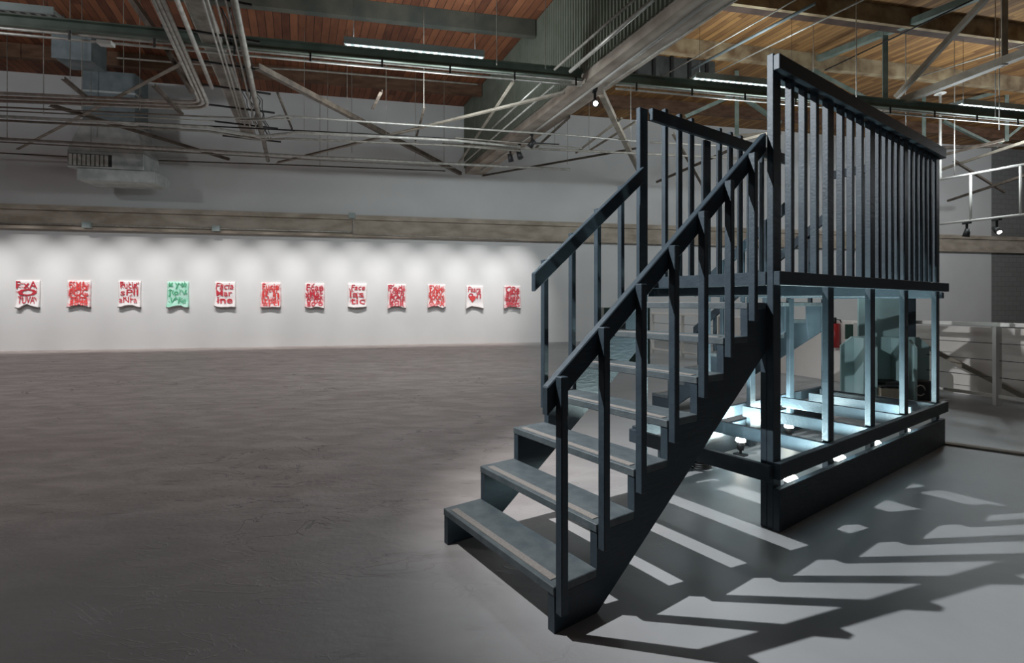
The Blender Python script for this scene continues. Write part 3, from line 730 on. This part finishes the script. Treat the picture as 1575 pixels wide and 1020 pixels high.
wallward([(180, 89), (330, 101), (470, 108), (735, 130)], 6.9, .02, 'conduit_d', 'thin sprinkler pipe close under the left ceiling boards')
# pipes fastened along the girder
for pts, Z, r, m, lab in (([(977, -2), (853, 107)], 5.58, .022, 'conduit_d', 'upper thin conduit along the corrugated siding'),
                          ([(1006, -2), (877, 110)], 5.52, .032, 'conduit', 'pale conduit along the base of the corrugated siding'),
                          ([(1096, -2), (821, 204)], 5.45, .026, 'white_pipe', 'white conduit along the girder soffit'),
                          ([(820, 207), (740, 263)], 5.45, .018, 'conduit', 'short pale conduit near the far end of the girder soffit'),
                          ([(1130, 0), (930, 134)], 5.46, .014, 'conduit', 'thin conduit on the right edge of the girder soffit'),
                          ([(833, 127), (757, 197)], 5.40, .018, 'conduit', 'thin rod left of the girder, outer one'),
                          ([(853, 131), (713, 251)], 5.40, .018, 'conduit', 'thin rod left of the girder, inner one')):
    a, b = P(*pts[0], Z), P(*pts[1], Z)
    rod('conduit', a, b, r, M[m], lab, 'pipe')
# hanging rods: from the ceiling boards down to the pipes
HG = [(67, 58, 176), (108, 61, 122), (126, 66, 170), (190, 58, 112), (215, 100, 170), (534, 60, 210), (541, 100, 235), (594, 153, 212), (639, 108, 245), (652, 34, 166), (683, 160, 250),
      (764, 34, 100), (839, 6, 106), (882, 0, 109), (873, 185, 253), (906, 147, 232), (853, 190, 225), (11, 120, 215), (140, 118, 232), (492, 130, 255), (468, 118, 208), (504, 150, 240)]
for x, y0, y1 in HG:
    Zb_ = 5.2 if y1 > 112 else 5.6
    b = P(x, y1, Zb_); a = Vector((b.x, b.y, WH-.01))
    rod('hanger_rod', b, a, .007, M['conduit_d'], 'thin hanger rod dropping from the board ceiling to the pipes', 'rod', 'thin hanger rods from the ceiling')
for x, y0, y1 in ((970, 141, 218), (1251, 163, 205), (1317, 117, 170), (1393, 115, 200), (1468, 143, 270), (1531, 140, 180), (1537, 140, 200)):
    b = P(x, y1, 5.2 if y1 < 230 else 4.4); a = Vector((b.x, b.y, WH-.01))
    rod('hanger_rod', b, a, .008, M['conduit'], 'thin hanger rod dropping behind the platform guardrail', 'rod', 'thin hanger rods behind the platform')

# ------------------------------------------------------------------ ventilation
tt = math.atan2(E1.y, E1.x)
c = wall_pt(218, 0, 1.15)
du = thing('air_duct', 'galvanised air duct dropping to a louvred outlet box by the back wall', 'duct', c, tt)
def zz(py, off=1.15, px=218): q = wall_pt(px, 0, off); return H+(CY-py)/F*q.y
zb0, zb1, zb2, zb3 = zz(283), zz(265), zz(240), zz(226)
obj('outlet_box', one(box, -.98, .75, -.35, .45, zb1, zb2), M['duct'], du, .01)
obj('lower_rim', one(box, -.80, .98, -.30, .55, zb0, zb1-.002), M['duct'], du, .01)
bm = bmesh.new()
for k in range(9): box(bm, -.93+k*.1, -.86+k*.1, -.385, -.354, zb1+.05, zb2-.1)
obj('louvre', bm, M['conduit'], du)
obj('louvre_gap_shade', one(box, -.96, .02, -.352, -.350, zb1+.04, zb2-.08), M['black'], du)  # flat black sheet stands for the shade between the ribs
bm = bmesh.new()
lo_ = [(-.98, -.35), (.75, -.35), (.75, .45), (-.98, .45)]; hi_ = [(-.72, -.25), (.52, -.25), (.52, .45), (-.72, .45)]
A = [bm.verts.new((x, y, zb2+.002)) for x, y in lo_]; B = [bm.verts.new((x, y, zz(194))) for x, y in hi_]
for k in range(4): bm.faces.new([A[k], A[(k+1) % 4], B[(k+1) % 4], B[k]])
bm.faces.new(A[::-1]); bm.faces.new(B); obj('tapered_neck', bm, M['duct'], du)
obj('riser', one(box, -.70, .50, -.25, .44, zz(194)+.002, WH-.35), M['duct_b'], du, .005)
bm = bmesh.new(); box(bm, -.72, .52, -.27, .46, zz(150), zz(150)+.05); obj('riser_flange', bm, M['duct'], du)
c = P(122, 85, 6.9)
dv = thing('ceiling_duct', 'square blue-grey duct stub hanging near the left ceiling boards', 'duct', c, tt)
obj('duct_body', one(box, -.36, .36, -.25, .35, -.20, .60), M['duct_b'], dv, .005)
obj('duct_collar', one(box, -.38, .38, -.27, -.252, -.22, .62), M['duct_b'], dv)

# small emergency sign-like fitting under the beam
ef = thing('emergency_fitting', 'small pinkish-white fitting clipped under the beam conduits', 'light', P(163, 66, 5.37), .2)
obj('fitting_body', one(box, -.10, .10, -.06, .06, -.04, .02), M['white_pipe'], ef, .004)

# ------------------------------------------------------------------ track spotlights
def track_spot(p, d, lab, lit=False):
    t = thing('track_spotlight', lab, 'spotlight', p, 0, 'black track spotlights')
    d = Vector(d).normalized()
    obj('head', one(tube, -d*.10, d*.10, .055, 14, .075), M['black'], t)
    obj('yoke', one(bar, Vector((0, 0, .04)), Vector((0, 0, .22)), .05, .02), M['black'], t)
    obj('adapter', one(box, -.04, .04, -.09, .09, .22, .26), M['black'], t)
    if lit:
        obj('lens', one(tube, d*.101, d*.108, .045, 16), M['spotlens'], t)
track_spot(P(785, 243, 5.0), (.2, .3, -1), 'black track spotlight nearest the girder foot')
track_spot(P(799, 238, 5.05), (.3, -.3, -1), 'black track spotlight in the middle of the cluster of three on the girder')
track_spot(P(818, 221, 5.15), (-.6, .3, -.8), 'topmost black track spotlight of the three on the girder')
track_spot(P(915, 158, 5.2), (0, -.9, -.5), 'lit track spotlight glowing under the girder', True)
ra, rb = P(1446, 276, 4.5), P(1620, 245, 4.5)
def on_rack(px):
    k = (px-CX)/F; f_ = (k*ra.y-ra.x)/((rb.x-ra.x)-k*(rb.y-ra.y)); q = ra+(rb-ra)*f_; q.z = 3.35-.03-.262; return q
track_spot(on_rack(1487), (-.1, .2, -1), 'unlit black spotlight hanging from the white pipe at right')
track_spot(on_rack(1533), (-.1, -.75, -.6), 'lit black spotlight hanging from the white pipe at far right', True)

# ------------------------------------------------------------------ right-hand roof trusses
def vplane(px, py, P0):                                     # sight line meets the vertical plane through P0 along E2
    k = (px-CX)/F; # X = P0.x + s*E2x, Y = P0.y + s*E2y, X = kY
    s = (k*P0.y-P0.x)/(E2.x-k*E2.y); X = P0.x+s*E2.x; Y = P0.y+s*E2.y
    return Vector((X, Y, H+(CY-py)/F*Y))
P0 = P(1360, 166, 5.75)
ts = thing('roof_truss', 'grey-green steel roof truss above the platform, nearest right of the strip light', 'truss', P0)
def tm(name, a, b, wd, m='steel'):
    A, B = vplane(*a, P0)-P0, vplane(*b, P0)-P0; bm = bmesh.new(); angle_iron(bm, A, B, wd, .02); return obj(name, bm, M[m], ts)
tm('top_chord', (1234, 100), (1510, -8), .14)
tm('bottom_chord', (1340, 174), (1600, 72), .15, 'beige')
tm('vertical_post', (1359, 48), (1359, 166), .12)
tm('web_diagonal', (1243, 103), (1355, 163), .09)
tm('web_diagonal', (1378, 150), (1522, -8), .10, 'beige')
tm('vertical_post', (1541, -8), (1541, 102), .12, 'beige')
bm = bmesh.new(); box(bm, -.02, .02, -.15, .15, -.12, .16, rmat(E1, E2)); obj('gusset_plate', bm, M['beige'], ts)
a = vplane(1232, 98, P0)-P0; bm = bmesh.new(); box(bm, -.12, .12, -.15, .1, -.12, .10, Matrix.Translation(a)); obj('end_bracket', bm, M['steel'], ts)
# far truss, parallel to the wall behind the beam
def wplane(px, py, Y0=12.3):
    k = (px-CX)/F; Y = Y0/(1-.2013*k); return Vector((k*Y, Y, H+(CY-py)/F*Y))
Q0 = wplane(1132, 212)
tf = thing('roof_truss', 'farther grey-green roof truss seen behind the platform guardrail', 'truss', Q0)
def fm(name, a, b, wd, m='steel'):
    bm = bmesh.new(); angle_iron(bm, wplane(*a)-Q0, wplane(*b)-Q0, wd, .02); return obj(name, bm, M[m], tf)
fm('vertical_post', (1132, 110), (1132, 213), .11); fm('vertical_post', (1419, 140), (1419, 213), .11); fm('vertical_post', (1546, 135), (1546, 218), .12)
fm('web_diagonal', (1053, 180), (1135, 143), .09); fm('web_diagonal', (1140, 148), (1200, 190), .09); fm('web_diagonal', (1450, 186), (1533, 226), .08); fm('web_diagonal', (1533, 224), (1575, 190), .08)
fm('bottom_chord', (1085, 213), (1200, 205), .09, 'beige'); fm('bottom_chord', (1400, 229), (1600, 222), .09, 'brown')
fm('top_chord', (1438, 168), (1600, 124), .10)
for (a, b, r, m, lab) in (((1009, 123), (1228, -3), .014, 'conduit', 'thin conduit on the amber ceiling, leftmost'), ((1064, 106), (1254, 5), .035, 'duct_b', 'blue-grey bar under the amber boards between two conduits'),
                          ((1090, 117), (1333, -3), .018, 'conduit', 'conduit with couplings on the amber ceiling'), ((1269, 108), (1500, -2), .016, 'black', 'thin dark cable behind the near truss'), ((1411, 119), (1600, 60), .018, 'conduit_d', 'thin pipe crossing right behind the near truss')):
    rod('conduit', P(*a, 7.15), P(*b, 7.15), r, M[m], lab, 'pipe')
# braces in the distance on the right
for a, b, m, lab in (((1452, 238), (1545, 215), 'brown', 'brown brace right of the guardrail, uppermost'), ((1445, 262), (1600, 210), 'beige', 'beige brace right of the guardrail crossing the dark one'),
                     ((1467, 247), (1545, 296), 'brown', 'dark brace falling right near the white pipe frame'), ((1458, 309), (1600, 262), 'brown', 'long low brown brace at the right edge'), ((1120, 222), (1200, 200), 'beige', 'beige brace seen between the far balusters'), ((1010, 280), (1120, 232), 'brown', 'brown brace seen low between the far balusters'), ((1035, 205), (1080, 285), 'brown', 'dark brace falling right between the far balusters')):
    R_('steel_brace', a, b, 5.3 if b[1] < 300 and a[1] < 300 else 4.6, 5.3 if b[1] < 300 and a[1] < 300 else 4.6, .03, m, lab, 'brace', 'angle')
# white hanging pipe frame
fr = thing('hanging_rack', 'white hanging pipe frame with a round canopy, at the right of the platform', 'rack', P(1446, 276, 4.5))
o_ = fr.location
a = o_.copy(); b = P(1620, 245, 4.5); zlow = 3.35
obj('upper_pipe', one(tube, a-o_, b-o_, .03), M['white_pipe'], fr)
obj('lower_pipe', one(tube, Vector((a.x, a.y, zlow))-o_, Vector((b.x, b.y, zlow))-o_, .03), M['white_pipe'], fr)
top = Vector((a.x, a.y, 6.7))
obj('drop_pipe', one(tube, a-o_, top-o_, .028), M['white_pipe'], fr)
obj('canopy', one(tube, top-o_, top-o_+Vector((0, 0, .04)), .13, 20, .09), M['white_pipe'], fr)
for f_ in (.30, .74):
    q = a+(b-a)*f_; obj('spacer_pipe', one(tube, q-o_, Vector((q.x, q.y, zlow))-o_, .026), M['white_pipe'], fr)
# conduit and boxes along the ledge
cd = thing('ledge_conduit', 'pale conduit with junction boxes fixed along the concrete ledge', 'pipe', PW(400, 355, .22))
o_ = cd.location
obj('conduit_run', one(tube, wall_pt(-60, lz0+.12, .23)-o_, wall_pt(545, lz0+.12, .23)-o_, .02), M['conduit'], cd)
obj('conduit_run', one(tube, wall_pt(545, lz0+.06, .23)-o_, wall_pt(795, lz0+.02, .23)-o_, .014), M['conduit'], cd)
obj('conduit_drop', one(tube, wall_pt(545, lz0+.06, .27)-o_, wall_pt(545, lz1-.05, .27)-o_, .02), M['conduit'], cd)
for px in (143, 338, 543):
    z = lz0+.12 if px != 543 else lz1-.03
    q = wall_pt(px, z, .27)-o_; bm = bmesh.new(); box(bm, -.1, .1, -.05, .05, -.08, .08, Matrix.Translation(q) @ rmat(E1, -WN)); obj('junction_box', bm, M['fixture'], cd)
